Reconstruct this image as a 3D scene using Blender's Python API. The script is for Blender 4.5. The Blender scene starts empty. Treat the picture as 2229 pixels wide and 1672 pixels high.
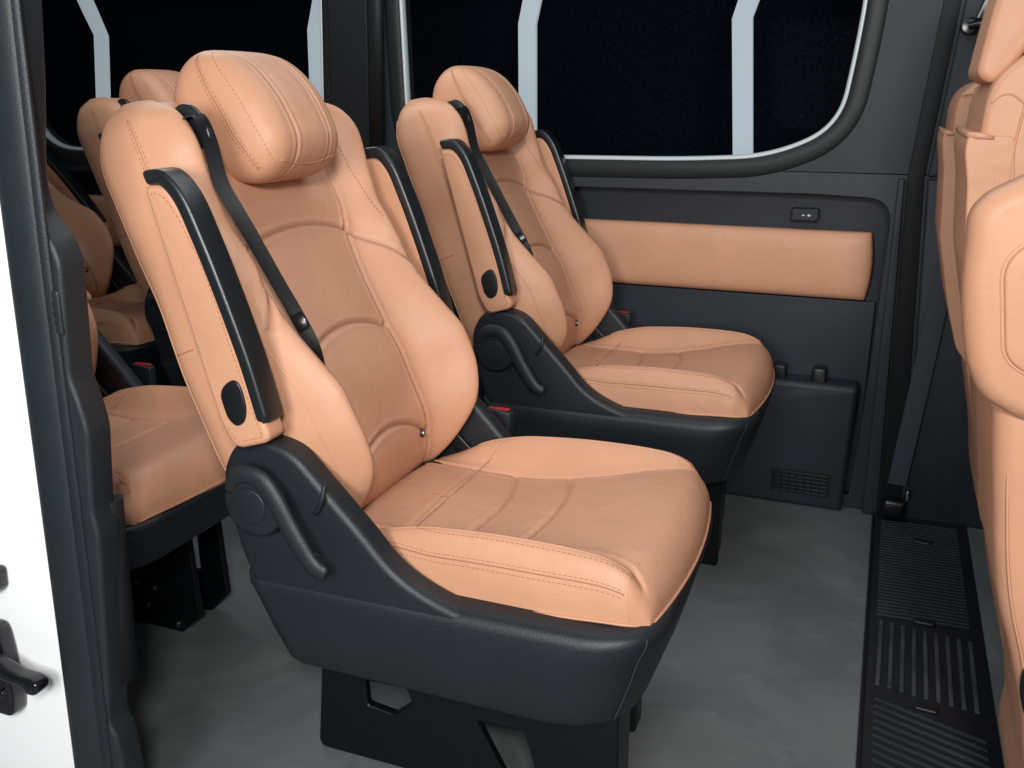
import bpy, bmesh, math, random
import numpy as np
from mathutils import Vector, Matrix
random.seed(7)
R = math.radians
S = bpy.context.scene
C = S.collection
CAMZ = 1.24

# ------------------------------------------------------------------ materials
def mat(name, col, rough=0.5, spec=0.5, metal=0.0, bump=None, coat=0.0, var=0.0, sheen=0.0):
    m = bpy.data.materials.new(name); m.use_nodes = True
    nt = m.node_tree; N = nt.nodes; L = nt.links
    b = N['Principled BSDF']
    b.inputs['Base Color'].default_value = (*col, 1)
    b.inputs['Roughness'].default_value = rough
    b.inputs['Specular IOR Level'].default_value = spec
    b.inputs['Metallic'].default_value = metal
    b.inputs['Coat Weight'].default_value = coat
    tc = N.new('ShaderNodeTexCoord')
    if var:
        n = N.new('ShaderNodeTexNoise'); n.inputs['Scale'].default_value = 9; n.inputs['Detail'].default_value = 6
        L.new(tc.outputs['Object'], n.inputs['Vector'])
        r = N.new('ShaderNodeValToRGB')
        r.color_ramp.elements[0].position = .3; r.color_ramp.elements[1].position = .7
        r.color_ramp.elements[0].color = (*[c*(1-var) for c in col], 1)
        r.color_ramp.elements[1].color = (*[min(1, c*(1+var)) for c in col], 1)
        L.new(n.outputs['Fac'], r.inputs['Fac']); L.new(r.outputs['Color'], b.inputs['Base Color'])
    if bump:
        sc, st = bump
        n = N.new('ShaderNodeTexNoise'); n.inputs['Scale'].default_value = sc; n.inputs['Detail'].default_value = 3
        L.new(tc.outputs['Object'], n.inputs['Vector'])
        bp = N.new('ShaderNodeBump'); bp.inputs['Strength'].default_value = st; bp.inputs['Distance'].default_value = .001
        L.new(n.outputs['Fac'], bp.inputs['Height']); L.new(bp.outputs['Normal'], b.inputs['Normal'])
    return m

def leather_mat(name, colA, colB, rough=.42):
    m = bpy.data.materials.new(name); m.use_nodes = True
    nt = m.node_tree; N = nt.nodes; L = nt.links
    b = N['Principled BSDF']
    b.inputs['Roughness'].default_value = rough
    b.inputs['Specular IOR Level'].default_value = .45
    at = N.new('ShaderNodeAttribute'); at.attribute_name = 'pan'
    tc = N.new('ShaderNodeTexCoord')
    mx = N.new('ShaderNodeMix'); mx.data_type = 'RGBA'
    mx.inputs['A'].default_value = (*colA, 1); mx.inputs['B'].default_value = (*colB, 1)
    L.new(at.outputs['Fac'], mx.inputs['Factor'])
    n1 = N.new('ShaderNodeTexNoise'); n1.inputs['Scale'].default_value = 5; n1.inputs['Detail'].default_value = 5
    L.new(tc.outputs['Object'], n1.inputs['Vector'])
    mr = N.new('ShaderNodeMapRange'); mr.inputs['From Min'].default_value = .3; mr.inputs['From Max'].default_value = .7
    mr.inputs['To Min'].default_value = .92; mr.inputs['To Max'].default_value = 1.05
    L.new(n1.outputs['Fac'], mr.inputs['Value'])
    hs = N.new('ShaderNodeHueSaturation')
    L.new(mx.outputs['Result'], hs.inputs['Color']); L.new(mr.outputs['Result'], hs.inputs['Value'])
    # dark crease attribute
    ac = N.new('ShaderNodeAttribute'); ac.attribute_name = 'crease'
    m2 = N.new('ShaderNodeMix'); m2.data_type = 'RGBA'
    m2.inputs['B'].default_value = (colA[0]*.42, colA[1]*.30, colA[2]*.25, 1)
    L.new(hs.outputs['Color'], m2.inputs['A']); L.new(ac.outputs['Fac'], m2.inputs['Factor'])
    L.new(m2.outputs['Result'], b.inputs['Base Color'])
    # grain + soft wrinkles
    v = N.new('ShaderNodeTexVoronoi'); v.inputs['Scale'].default_value = 650
    L.new(tc.outputs['Object'], v.inputs['Vector'])
    n2 = N.new('ShaderNodeTexNoise'); n2.inputs['Scale'].default_value = 14; n2.inputs['Detail'].default_value = 3
    n2.inputs['Distortion'].default_value = .6
    L.new(tc.outputs['Object'], n2.inputs['Vector'])
    b1 = N.new('ShaderNodeBump'); b1.inputs['Strength'].default_value = .12; b1.inputs['Distance'].default_value = .0006
    L.new(v.outputs['Distance'], b1.inputs['Height'])
    b2 = N.new('ShaderNodeBump'); b2.inputs['Strength'].default_value = .24; b2.inputs['Distance'].default_value = .01
    L.new(n2.outputs['Fac'], b2.inputs['Height']); L.new(b1.outputs['Normal'], b2.inputs['Normal'])
    L.new(b2.outputs['Normal'], b.inputs['Normal'])
    return m

LEA = leather_mat('tan_leather', (.575, .295, .176), (.605, .318, .198), .52)
THREAD = mat('stitch_thread', (.36, .16, .085), .7)
PLA = mat('charcoal_plastic', (.0095, .0132, .0172), .48, .45, bump=(420, .55), var=.08)
PLA_SIDE = mat('slate_plastic', (.0135, .0178, .0218), .50, .45, bump=(420, .5), var=.10)
PLA_DK = mat('black_plastic', (.006, .0075, .009), .38, .5, bump=(500, .1))
CAP = mat('soft_black_vinyl', (.009, .012, .014), .33, .6, bump=(800, .25))
STEEL = mat('black_painted_steel', (.003, .0035, .0045), .36, .35)
CHROME = mat('bright_metal', (.75, .76, .78), .22, .5, 1.0)
REDP = mat('red_button_plastic', (.35, .012, .02), .35)
WEB = mat('belt_webbing', (.004, .0045, .006), .5, .3, bump=(1200, .4))
WEB_G = mat('belt_webbing_grey', (.03, .038, .05), .6, .4, bump=(1200, .4))
TRIM_U = mat('upper_trim', (.0145, .0205, .0268), .55, .4, bump=(420, .5), var=.07)
TRIM_L = mat('lower_trim', (.0150, .0205, .0285), .5, .4, bump=(420, .5), var=.08)
TRIM_R = mat('recess_trim', (.013, .016, .024), .55, .35, bump=(500, .2))
SEAL = mat('dark_seal', (.006, .007, .009), .6, .3)
FRAME = mat('window_surround', (.007, .010, .011), .5, .35)
BEAD = mat('window_bead', (.55, .60, .61), .3, .7)
WHITE = mat('white_body_paint', (.95, .96, .97), .3, .5, coat=.5)
HARD = mat('latch_black', (.006, .006, .008), .22, .6)
BAR = mat('glowing_bar_paint', (.30, .33, .35), .7, .2)
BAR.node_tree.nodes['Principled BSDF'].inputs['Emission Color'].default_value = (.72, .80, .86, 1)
BAR.node_tree.nodes['Principled BSDF'].inputs['Emission Strength'].default_value = .42  # emission stands in for even light on the bars; they are no lamps
RUB = mat('ribbed_rubber', (.008, .010, .014), .42, .5, bump=(200, .3))
SILL = mat('sill_black', (.006, .007, .009), .6, .3)

def floor_mat():
    m = bpy.data.materials.new('grey_vinyl_floor'); m.use_nodes = True
    nt = m.node_tree; N = nt.nodes; L = nt.links; b = N['Principled BSDF']
    tc = N.new('ShaderNodeTexCoord')
    n = N.new('ShaderNodeTexNoise'); n.inputs['Scale'].default_value = 2.6; n.inputs['Detail'].default_value = 9
    n.inputs['Roughness'].default_value = .62; n.inputs['Distortion'].default_value = .7
    L.new(tc.outputs['Object'], n.inputs['Vector'])
    r = N.new('ShaderNodeValToRGB'); e = r.color_ramp.elements
    e[0].position = .38; e[0].color = (.088, .099, .101, 1)
    e[1].position = .70; e[1].color = (.138, .148, .147, 1)
    x = e.new(.52); x.color = (.112, .124, .125, 1)
    L.new(n.outputs['Fac'], r.inputs['Fac'])
    # dry dusty scuffs, stretched
    mp = N.new('ShaderNodeMapping'); mp.inputs['Rotation'].default_value = (0, 0, R(35)); mp.inputs['Scale'].default_value = (2.6, 4.6, 1)
    L.new(tc.outputs['Object'], mp.inputs['Vector'])
    n3 = N.new('ShaderNodeTexNoise'); n3.inputs['Scale'].default_value = 1.7; n3.inputs['Detail'].default_value = 14; n3.inputs['Roughness'].default_value = .82
    L.new(mp.outputs['Vector'], n3.inputs['Vector'])
    r3 = N.new('ShaderNodeValToRGB'); r3.color_ramp.elements[0].position = .53; r3.color_ramp.elements[1].position = .74
    r3.color_ramp.elements[0].color = (0, 0, 0, 1); r3.color_ramp.elements[1].color = (.42, .42, .42, 1)
    L.new(n3.outputs['Fac'], r3.inputs['Fac'])
    mx = N.new('ShaderNodeMix'); mx.data_type = 'RGBA'; mx.inputs['B'].default_value = (.27, .275, .26, 1)
    L.new(r3.outputs['Color'], mx.inputs['Factor']); L.new(r.outputs['Color'], mx.inputs['A'])
    L.new(mx.outputs['Result'], b.inputs['Base Color'])
    b.inputs['Roughness'].default_value = .62
    n2 = N.new('ShaderNodeTexNoise'); n2.inputs['Scale'].default_value = 420
    L.new(tc.outputs['Object'], n2.inputs['Vector'])
    bp = N.new('ShaderNodeBump'); bp.inputs['Strength'].default_value = .25; bp.inputs['Distance'].default_value = .0008
    L.new(n2.outputs['Fac'], bp.inputs['Height']); L.new(bp.outputs['Normal'], b.inputs['Normal'])
    return m
FLOOR = floor_mat()

def backdrop_mat():
    m = bpy.data.materials.new('navy_backdrop_cloth'); m.use_nodes = True
    nt = m.node_tree; N = nt.nodes; L = nt.links; b = N['Principled BSDF']
    tc = N.new('ShaderNodeTexCoord')
    n = N.new('ShaderNodeTexNoise'); n.inputs['Scale'].default_value = 60; n.inputs['Detail'].default_value = 10; n.inputs['Roughness'].default_value = .8
    L.new(tc.outputs['Object'], n.inputs['Vector'])
    r = N.new('ShaderNodeValToRGB'); r.color_ramp.elements[0].position = .42; r.color_ramp.elements[1].position = .75
    r.color_ramp.elements[0].color = (.0015, .0026, .0065, 1); r.color_ramp.elements[1].color = (.014, .020, .036, 1)
    L.new(n.outputs['Fac'], r.inputs['Fac']); L.new(r.outputs['Color'], b.inputs['Base Color'])
    b.inputs['Roughness'].default_value = .95; b.inputs['Specular IOR Level'].default_value = .1
    return m
NAVY = backdrop_mat()

def glass_mat():
    m = bpy.data.materials.new('tinted_window_glass'); m.use_nodes = True
    nt = m.node_tree; N = nt.nodes; L = nt.links
    N.remove(N['Principled BSDF'])
    t = N.new('ShaderNodeBsdfTransparent'); t.inputs['Color'].default_value = (.86, .9, .92, 1)
    g = N.new('ShaderNodeBsdfGlossy'); g.inputs['Roughness'].default_value = .03
    mx = N.new('ShaderNodeMixShader'); mx.inputs['Fac'].default_value = .0001
    L.new(t.outputs[0], mx.inputs[1]); L.new(g.outputs[0], mx.inputs[2]); L.new(mx.outputs[0], N['Material Output'].inputs['Surface'])
    return m
GLASS = glass_mat()

# ------------------------------------------------------------------ numeric helpers
def pchip(x, xs, ys):
    xs = np.array(xs, float); ys = np.array(ys, float); x = np.asarray(x, float)
    h = np.diff(xs); d = np.diff(ys)/h
    m = np.zeros_like(ys)
    for i in range(1, len(xs)-1):
        if d[i-1]*d[i] > 0:
            w1 = 2*h[i]+h[i-1]; w2 = h[i]+2*h[i-1]
            m[i] = (w1+w2)/(w1/d[i-1]+w2/d[i])
    m[0] = d[0]; m[-1] = d[-1]
    xc = np.clip(x, xs[0], xs[-1])
    i = np.clip(np.searchsorted(xs, xc)-1, 0, len(h)-1)
    t = (xc-xs[i])/h[i]
    return ((2*t**3-3*t**2+1)*ys[i]+(t**3-2*t**2+t)*h[i]*m[i]+(-2*t**3+3*t**2)*ys[i+1]+(t**3-t**2)*h[i]*m[i+1])

def sstep(a, b, x):
    t = np.clip((x-a)/(b-a), 0, 1); return t*t*(3-2*t)

def spline(pts, n=12, closed=False):
    """Catmull-Rom through points, any dimension"""
    P = [np.array(p, float) for p in pts]; out = []
    m = len(P)
    rng = range(m) if closed else range(m-1)
    for i in rng:
        p0 = P[(i-1) % m] if (closed or i > 0) else 2*P[0]-P[1]
        p1 = P[i]; p2 = P[(i+1) % m]
        p3 = P[(i+2) % m] if (closed or i+2 < m) else 2*P[-1]-P[-2]
        for k in range(n):
            t = k/n
            out.append(.5*((2*p1)+(-p0+p2)*t+(2*p0-5*p1+4*p2-p3)*t*t+(-p0+3*p1-3*p2+p3)*t**3))
    if not closed: out.append(P[-1])
    return np.array(out)

def roundpoly(pts, r, seg=5):
    """polygon with rounded corners. pts: list of (x,z) or (x,z,r)"""
    out = []; m = len(pts)
    for i in range(m):
        p = np.array(pts[i][:2], float); rr = pts[i][2] if len(pts[i]) > 2 else r
        a = np.array(pts[i-1][:2], float)-p; b = np.array(pts[(i+1) % m][:2], float)-p
        la, lb = np.linalg.norm(a), np.linalg.norm(b)
        if rr <= 1e-6: out.append(p); continue
        t = min(rr, la*.48, lb*.48)
        p0 = p+a/la*t; p2 = p+b/lb*t
        for k in range(seg+1):
            q = k/seg
            out.append((1-q)**2*p0+2*q*(1-q)*p+q*q*p2)
    return np.array(out)

# ------------------------------------------------------------------ object helpers
def tag(o, label=None, cat=None, group=None, kind=None):
    if label: o['label'] = label
    if cat: o['category'] = cat
    if group: o['group'] = group
    if kind: o['kind'] = kind
    return o

def empty(name, loc, label, cat, group=None):
    o = bpy.data.objects.new(name, None); o.location = loc; o.empty_display_size = .1
    C.objects.link(o); return tag(o, label, cat, group)

class MB:
    def __init__(s): s.flat = []; s.v = []; s.f = []; s.m = []; s.attr = []; s.n = 0
    def add(s, V, F, mi=0, pan=None, crease=None):
        V = np.asarray(V, float); k = len(V)
        s.v.append(V); b = s.n
        s.f.extend([tuple(i+b for i in f) for f in F]); s.m.extend([mi]*len(F))
        s.attr.append((pan if pan is not None else np.zeros(k), crease if crease is not None else np.zeros(k)))
        s.n += k; return s
    def build(s, name, mats, parent=None, loc=(0, 0, 0), smooth=True, recalc=False, angle=None):
        me = bpy.data.meshes.new(name)
        V = np.concatenate(s.v)
        me.from_pydata(V.tolist(), [], s.f)
        if not isinstance(mats, (list, tuple)): mats = [mats]
        for m in mats: me.materials.append(m)
        me.polygons.foreach_set('material_index', s.m)
        for i, nm in enumerate(('pan', 'crease')):
            a = np.concatenate([q[i] for q in s.attr])
            if a.max() > 0:
                at = me.attributes.new(nm, 'FLOAT', 'POINT'); at.data.foreach_set('value', a)
        if recalc:
            bm = bmesh.new(); bm.from_mesh(me); bmesh.ops.recalc_face_normals(bm, faces=bm.faces); bm.to_mesh(me); bm.free()
        if smooth:
            sm = [True]*len(me.polygons)
            for k in s.flat: sm[k] = False
            if len(sm) == len(s.f): me.polygons.foreach_set('use_smooth', sm)
            if angle: me.set_sharp_from_angle(angle=R(angle))
        me.update()
        o = bpy.data.objects.new(name, me); C.objects.link(o); o.location = loc
        if parent: o.parent = parent
        return o

def ring_solid(mb, rings, cap=True, mi=0):
    """loft closed rings (each n x 3) to a solid"""
    n = len(rings[0]); V = np.concatenate(rings); F = []
    for r in range(len(rings)-1):
        for i in range(n):
            j = (i+1) % n
            F.append((r*n+i, r*n+j, (r+1)*n+j, (r+1)*n+i))
    if cap:
        def uniq(r):
            R_ = rings[r]; keep = [i for i in range(n) if np.linalg.norm(R_[i]-R_[i-1]) > 2e-5]
            return [r % len(rings)*n+i for i in keep]
        a_, b_ = uniq(0), uniq(len(rings)-1)
        from mathutils.geometry import delaunay_2d_cdt
        for ids, fl in ((a_, True), (b_, False)):
            if len(ids) < 3: continue
            Q = V[ids]; ext = Q.max(0)-Q.min(0); ax = [k for k in range(3) if k != int(np.argmin(ext))]
            tri = None
            if ext.min() < 1e-6 and len(ids) > 8:
                c = [Vector((float(q[ax[0]]), float(q[ax[1]]))) for q in Q]
                r_ = delaunay_2d_cdt(c, [], [list(range(len(c)))], 1, 1e-7)
                if len(r_[0]) == len(c) and len(r_[2]) > 0:
                    ar = sum(c[i-1].x*c[i].y-c[i].x*c[i-1].y for i in range(len(c)))
                    mp = [r_[3][k][0] for k in range(len(c))]
                    tri = []
                    for f in r_[2]:
                        f = [mp[k] for k in f]; a2 = sum(c[f[k-1]].x*c[f[k]].y-c[f[k]].x*c[f[k-1]].y for k in range(len(f)))
                        if a2*ar < 0: f = f[::-1]
                        tri.append([ids[k] for k in f])
            if tri is None: tri = [ids]
            for f in tri: mb.flat.append(len(mb.f)+len(F)); F.append(tuple(f[::-1]) if fl else tuple(f))
    mb.add(V, F, mi); return mb

def offs(poly, d):
    """inset closed 2d polygon by d (positive = inwards)"""
    P = np.array(poly); a = np.roll(P, 1, 0); b = np.roll(P, -1, 0)
    area = .5*np.sum(P[:, 0]*b[:, 1]-b[:, 0]*P[:, 1]); sg = 1 if area > 0 else -1
    e1 = P-a; e2 = b-P
    e1 /= np.linalg.norm(e1, axis=1)[:, None]+1e-12; e2 /= np.linalg.norm(e2, axis=1)[:, None]+1e-12
    n1 = np.stack([-e1[:, 1], e1[:, 0]], 1)*sg; n2 = np.stack([-e2[:, 1], e2[:, 0]], 1)*sg
    n = n1+n2; l = np.linalg.norm(n, axis=1)[:, None]+1e-9; n = n/l
    c = np.clip(np.sum(n*n1, 1), .5, 1)[:, None]
    Q = P+n*d/c
    if d > 0:
        # repair fold-overs at tight corners: every run of reversed edges collapses to one point
        for _ in range(4):
            ed = np.roll(Q, -1, 0)-Q; bad = np.sum(ed*e2, 1) < 0
            if not bad.any() or bad.all(): break
            m = len(Q); st = next(i for i in range(m) if not bad[i]); i = 0
            while i < m:
                k = (st+i) % m
                if bad[k]:
                    run = [k]
                    while bad[(k+len(run)) % m] and len(run) < m: run.append((k+len(run)) % m)
                    idx = run+[(run[-1]+1) % m]
                    a0, a1 = idx[0], idx[-1]
                    # intersection of the good neighbours
                    p, r_ = Q[a0-1], e1[a0]; q, s_ = Q[(a1+1) % m], -e2[a1]
                    den = r_[0]*s_[1]-r_[1]*s_[0]
                    X = Q[idx].mean(0)
                    if abs(den) > .05:
                        t = ((q[0]-p[0])*s_[1]-(q[1]-p[1])*s_[0])/den
                        Y = p+r_*t
                        if np.linalg.norm(Y-X) < 3*d: X = Y
                    Q[idx] = X; i += len(run)
                i += 1
    return Q

def extr(mb, poly, y0, y1, bev=.006, seg=4, mi=0, axis='Y', bow=None):
    """extrude polygon in XZ along Y with rounded edges on both sides"""
    rings = []
    prof = [(bev*(1-math.sin(math.pi/2*k/seg)), bev*(1-math.cos(math.pi/2*k/seg))) for k in range(seg+1)]
    # prof: (inset, depth-from-face) from face to side
    seq = [(i, y0+d) for d, i in [(p[1], p[0]) for p in prof][::1]]
    seq = []
    for k in range(seg+1):
        a = math.pi/2*k/seg
        seq.append((bev*(1-math.sin(a)), y0+bev*(1-math.cos(a))))
    for k in range(seg, -1, -1):
        a = math.pi/2*k/seg
        seq.append((bev*(1-math.sin(a)), y1-bev*(1-math.cos(a))))
    for ins, y in seq:
        Q = offs(poly, ins)
        if axis == 'Y': r = np.stack([Q[:, 0], np.full(len(Q), y), Q[:, 1]], 1)
        elif axis == 'X': r = np.stack([np.full(len(Q), y), Q[:, 0], Q[:, 1]], 1)
        else: r = np.stack([Q[:, 0], Q[:, 1], np.full(len(Q), y)], 1)
        rings.append(r)
    return ring_solid(mb, rings, True, mi)

def box(mb, x0, x1, y0, y1, z0, z1, bev=.003, mi=0, r=None):
    r = bev*1.5 if r is None else r
    P = roundpoly([(x0, z0), (x1, z0), (x1, z1), (x0, z1)], r, 3)
    return extr(mb, P, y0, y1, bev, 2, mi)

def sweep(mb, path, sec, up=(0, 1, 0), scale=None, mi=0, closed=False, cap=True):
    """sweep 2d section (a along side, b along up) on 3d path; side = tangent x up"""
    P = np.array(path, float); n = len(P); up = np.array(up, float); sec = np.array(sec, float)
    if closed: T = np.roll(P, -1, 0)-np.roll(P, 1, 0)
    else: T = np.gradient(P, axis=0)
    T /= np.linalg.norm(T, axis=1)[:, None]
    rings = []
    for i in range(n):
        U = up if up.ndim == 1 else up[i]
        s = np.cross(T[i], U); s /= np.linalg.norm(s)+1e-12
        u = np.cross(s, T[i]); k = 1 if scale is None else scale[i]
        k = np.array([k, k]) if np.isscalar(k) else np.array(k)
        rings.append(P[i]+np.outer(sec[:, 0]*k[0], s)+np.outer(sec[:, 1]*k[1], u))
    if closed:
        m = len(sec); V = np.concatenate(rings); F = []
        for r in range(n):
            q = (r+1) % n
            for i in range(m):
                j = (i+1) % m; F.append((r*m+i, r*m+j, q*m+j, q*m+i))
        mb.add(V, F, mi); return mb
    return ring_solid(mb, rings, cap, mi)

def circ(r, n=8, ry=None):
    return [(r*math.cos(2*math.pi*i/n), (ry or r)*math.sin(2*math.pi*i/n)) for i in range(n)]
def rrect(w, h, r, seg=3):
    return roundpoly([(-w/2, -h/2), (w/2, -h/2), (w/2, h/2), (-w/2, h/2)], r, seg)

def stitch(mb, P, Nn, ln=.0052, gap=.0034, w=.0013, mi=1, lift=.0002):
    """dashes along a 3d polyline P with normals Nn"""
    P = np.array(P); seg = np.linalg.norm(np.diff(P, axis=0), axis=1); s = np.concatenate([[0], np.cumsum(seg)])
    t = 0
    while t+ln < s[-1]:
        ends = []
        for q in (t, t+ln):
            p = np.array([np.interp(q, s, P[:, k]) for k in range(3)])
            nn = np.array([np.interp(q, s, Nn[:, k]) for k in range(3)]); nn /= np.linalg.norm(nn)+1e-9
            ends.append((p, nn))
        d = ends[1][0]-ends[0][0]; sd = np.cross(d, ends[0][1]); sd = sd/(np.linalg.norm(sd)+1e-9)*w/2
        V = []
        for p, nn in ends:
            V += [p-sd-nn*.001, p+sd-nn*.001, p+sd*.7+nn*(lift+w*.3), p-sd*.7+nn*(lift+w*.3)]
        mb.add(V, [(0, 1, 2, 3), (7, 6, 5, 4), (0, 4, 5, 1), (1, 5, 6, 2), (2, 6, 7, 3), (3, 7, 4, 0)], mi)
        t += ln+gap
    return mb

# ------------------------------------------------------------------ upholstered body
class Pillow:
    def __init__(s, W, B0, B1, F, Bk, Md, org, eA, eB, eH, nu=(8, 2.5), nv0=(12, 2.5), nv1=(12, 2.5), bow=0, sup=None, cs=None):
        s.sup = sup; s.cs = cs
        s.W, s.B0, s.B1, s.F, s.Bk, s.Md = W, B0, B1, F, Bk, Md
        s.o, s.a, s.b, s.h = [np.array(q, float) for q in (org, eA, eB, eH)]
        s.nu, s.nv0, s.nv1, s.bow = nu, nv0, nv1, bow
    def k(s, v): return 1 if s.sup is None else np.clip(1-np.abs(v)**s.sup, 1e-6, 1)**(1/s.sup)
    def lev(s, lev, v, sg):
        lev = np.asarray(lev, float)
        r = np.clip(1-lev**s.nu[1], 0, 1)**(1/s.nu[0])
        if s.sup is None: return sg*r
        a = np.clip(r**s.sup-np.abs(v)**s.sup, 0, 1)**(1/s.sup)
        return sg*np.clip(a/s.k(v), 0, 1)
    def AB(s, u, v):
        B = s.B0+(s.B1-s.B0)*(v+1)/2
        A = s.W(B)*u*s.k(v)
        return A, B-s.bow*u*u*sstep(.2, 1, v)
    def uv(s, A, B):
        A = np.asarray(A, float); B = np.asarray(B, float); u = A*0; v = (B-s.B0)/(s.B1-s.B0)*2-1
        for _ in range(6):
            v = (B+s.bow*u*u*sstep(.2, 1, v)-s.B0)/(s.B1-s.B0)*2-1; v = np.clip(v, -1, 1)
            u = A/(s.W(s.B0+(s.B1-s.B0)*(v+1)/2)*s.k(v))
        return np.clip(u, -1, 1), v
    def E(s, u, v):
        if s.sup is not None:
            r = np.clip((np.abs(u*s.k(v))**s.sup+np.abs(v)**s.sup), 0, 1)**(1/s.sup)
            return np.clip(1-r**s.nu[0], 0, 1)**(1/s.nu[1])
        a = np.clip(1-np.abs(u)**s.nu[0], 0, 1)**(1/s.nu[1])
        b0 = np.clip(1-np.abs(v)**s.nv0[0], 0, 1)**(1/s.nv0[1]); b1 = np.clip(1-np.abs(v)**s.nv1[0], 0, 1)**(1/s.nv1[1])
        return a*np.where(v < 0, b0, b1)
    def ev(s, u, v, side=1):
        u = np.asarray(u, float); v = np.asarray(v, float)
        A, B = s.AB(u, v); e = s.E(u, v); m = s.Md(A, B)
        h = m+((s.F(A, B) if side > 0 else s.Bk(A, B))-m)*e
        if s.cs is not None: A = A+s.cs(B)
        return s.o+A[..., None]*s.a+B[..., None]*s.b+h[..., None]*s.h
    def mesh(s, mb, nu=150, nv=200, mi=0, pan=None, crease=None):
        def dist(n):
            t = np.linspace(-1, 1, n); return .45*t+.55*np.sin(t*math.pi/2)
        U, V = np.meshgrid(dist(nu), dist(nv))
        T = s.ev(U, V, 1); Bt = s.ev(U, V, -1)
        A, B = s.AB(U, V)
        idT = np.arange(nu*nv).reshape(nv, nu); idB = idT.copy()
        inner = np.zeros((nv, nu), bool); inner[1:-1, 1:-1] = True
        idB[inner] = nu*nv+np.arange(inner.sum())
        VV = np.concatenate([T.reshape(-1, 3), Bt[inner]])
        sg = np.dot(np.cross(s.a, s.b), s.h) > 0
        def quads(I, fl):
            q = np.stack([I[:-1, :-1], I[:-1, 1:], I[1:, 1:], I[1:, :-1]], -1).reshape(-1, 4)
            return (q if fl else q[:, ::-1]).tolist()
        F = quads(idT, sg)+quads(idB, not sg)
        e = s.E(U, V)
        p = pan(A, B, e).reshape(-1) if pan else np.zeros(nu*nv)
        c = crease(A, B, e).reshape(-1) if crease else np.zeros(nu*nv)
        k = inner.sum()
        mb.add(VV, F, mi, np.concatenate([p, np.zeros(k)]), np.concatenate([c, np.zeros(k)]))
        return mb
    def curve(s, AB, side=1):
        AB = np.array(AB); u, v = s.uv(AB[:, 0], AB[:, 1]); return s.uvcurve(u, v, side)
    def uvcurve(s, u, v, side=1):
        P = s.ev(u, v, side); e = 1e-3
        du = s.ev(np.clip(u+e, -1, 1), v, side)-s.ev(np.clip(u-e, -1, 1), v, side)
        dv = s.ev(u, np.clip(v+e, -1, 1), side)-s.ev(u, np.clip(v-e, -1, 1), side)
        n = np.cross(du, dv); n /= np.linalg.norm(n, axis=1)[:, None]+1e-12
        c = s.o+s.b*(s.B0+s.B1)/2
        n *= np.sign(np.sum(n*(P-c), 1))[:, None]
        return P, n

def polydist(A, B, line):
    """distance from (A,B) arrays to polyline"""
    L = np.array(line); out = np.full(A.shape, 9.)
    for i in range(len(L)-1):
        p, q = L[i], L[i+1]; d = q-p; l2 = d@d+1e-12
        t = np.clip(((A-p[0])*d[0]+(B-p[1])*d[1])/l2, 0, 1)
        out = np.minimum(out, np.hypot(A-p[0]-t*d[0], B-p[1]-t*d[1]))
    return out
def groove(d, g=.004, w=.0042, lip=.35):
    return -g*np.exp(-(d/w)**2)+g*lip*np.exp(-((d-2.3*w)/(1.1*w))**2)

# ================================================================== CAPTAIN SEAT (local frame, origin on the floor)
SX, SY = -.60, 1.505            # where the near seat stands
LEAN = R(22)
PO = np.array([-.905-SX, 0, .608])
T_ = np.array([-math.sin(LEAN), 0, math.cos(LEAN)]); N_ = np.array([math.cos(LEAN), 0, math.sin(LEAN)])
def bkp(y, s, d): return PO+np.array([0, y, 0])+T_*s+N_*d

def c_in(s): return pchip(s, [-.14, 0, .1, .28, .40, .5, .72], [.152, .146, .142, .152, .176, .190, .185])
def Wb(s): return pchip(s, [-.14, -.10, -.02, .08, .2, .33, .45, .56, .62, .655, .68], [.205, .230, .260, .280, .281, .280, .290, .294, .284, .264, .222])
def dcen(s): return pchip(s, [-.14, 0, .1, .2, .41, .5, .6, .68], [.03, .068, .068, .055, .02, .012, .018, .01])
def hbol(s): return pchip(s, [-.14, -.09, -.03, .05, .11, .17, .26, .34, .41, .47, .56, .62, .68], [.03, .070, .108, .124, .122, .106, .080, .066, .064, .078, .088, .078, .03])
ARCH = [(y, .412-.9*y*y-3.2*max(0, abs(y)-.16)**1.5) for y in np.linspace(-.26, .26, 40)]
CROSS = [(y, .208-1.7*y*y) for y in np.linspace(-.14, .14, 20)]
LOWS = [(y, -.006-2.4*y*y) for y in np.linspace(-.146, .146, 20)]
SEAMR = [(float(c_in(s)), s) for s in np.linspace(-.13, .396, 40)]
SEAML = [(-a, b) for a, b in SEAMR]
UPR = [(float(c_in(s)), s) for s in np.linspace(.397, .66, 20)]
UPL = [(-a, b) for a, b in UPR]
def backF(A, B):
    y = np.abs(A); c = c_in(B); W = Wb(B)
    g = sstep(0, 1, (y-c)/np.maximum(W*.88-c, .02))**(1.25-.35*sstep(.38, .5, B))
    h = dcen(B)+hbol(B)*g
    h = h+.010*np.clip(1-(y/c)**2, 0, 1)*sstep(.0, .1, B)         # the centre is softly filled
    arch = np.interp(np.abs(A), [a for a, b in ARCH[20:]], [b for a, b in ARCH[20:]])
    dz = B-arch
    h = h+.013*sstep(.0, .06, dz)*(1-sstep(.08, .22, dz))*(y < .3)  # upper pad rolls over the arch seam
    for ln in (ARCH, SEAMR, SEAML): h = h+groove(polydist(A, B, ln), .0045, .0042)
    for ln in (CROSS, LOWS): h = h+groove(polydist(A, B, ln), .0045, .0045, .5)-.004*np.exp(-(polydist(A, B, ln)/.018)**2)
    for ln in (UPR, UPL): h = h+groove(polydist(A, B, ln), .0016, .0035, .9)
    return h
def backB(A, B): return -.122+.012*sstep(.35, .55, B)+.25*np.maximum(0, B-.60)+0*A
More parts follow.
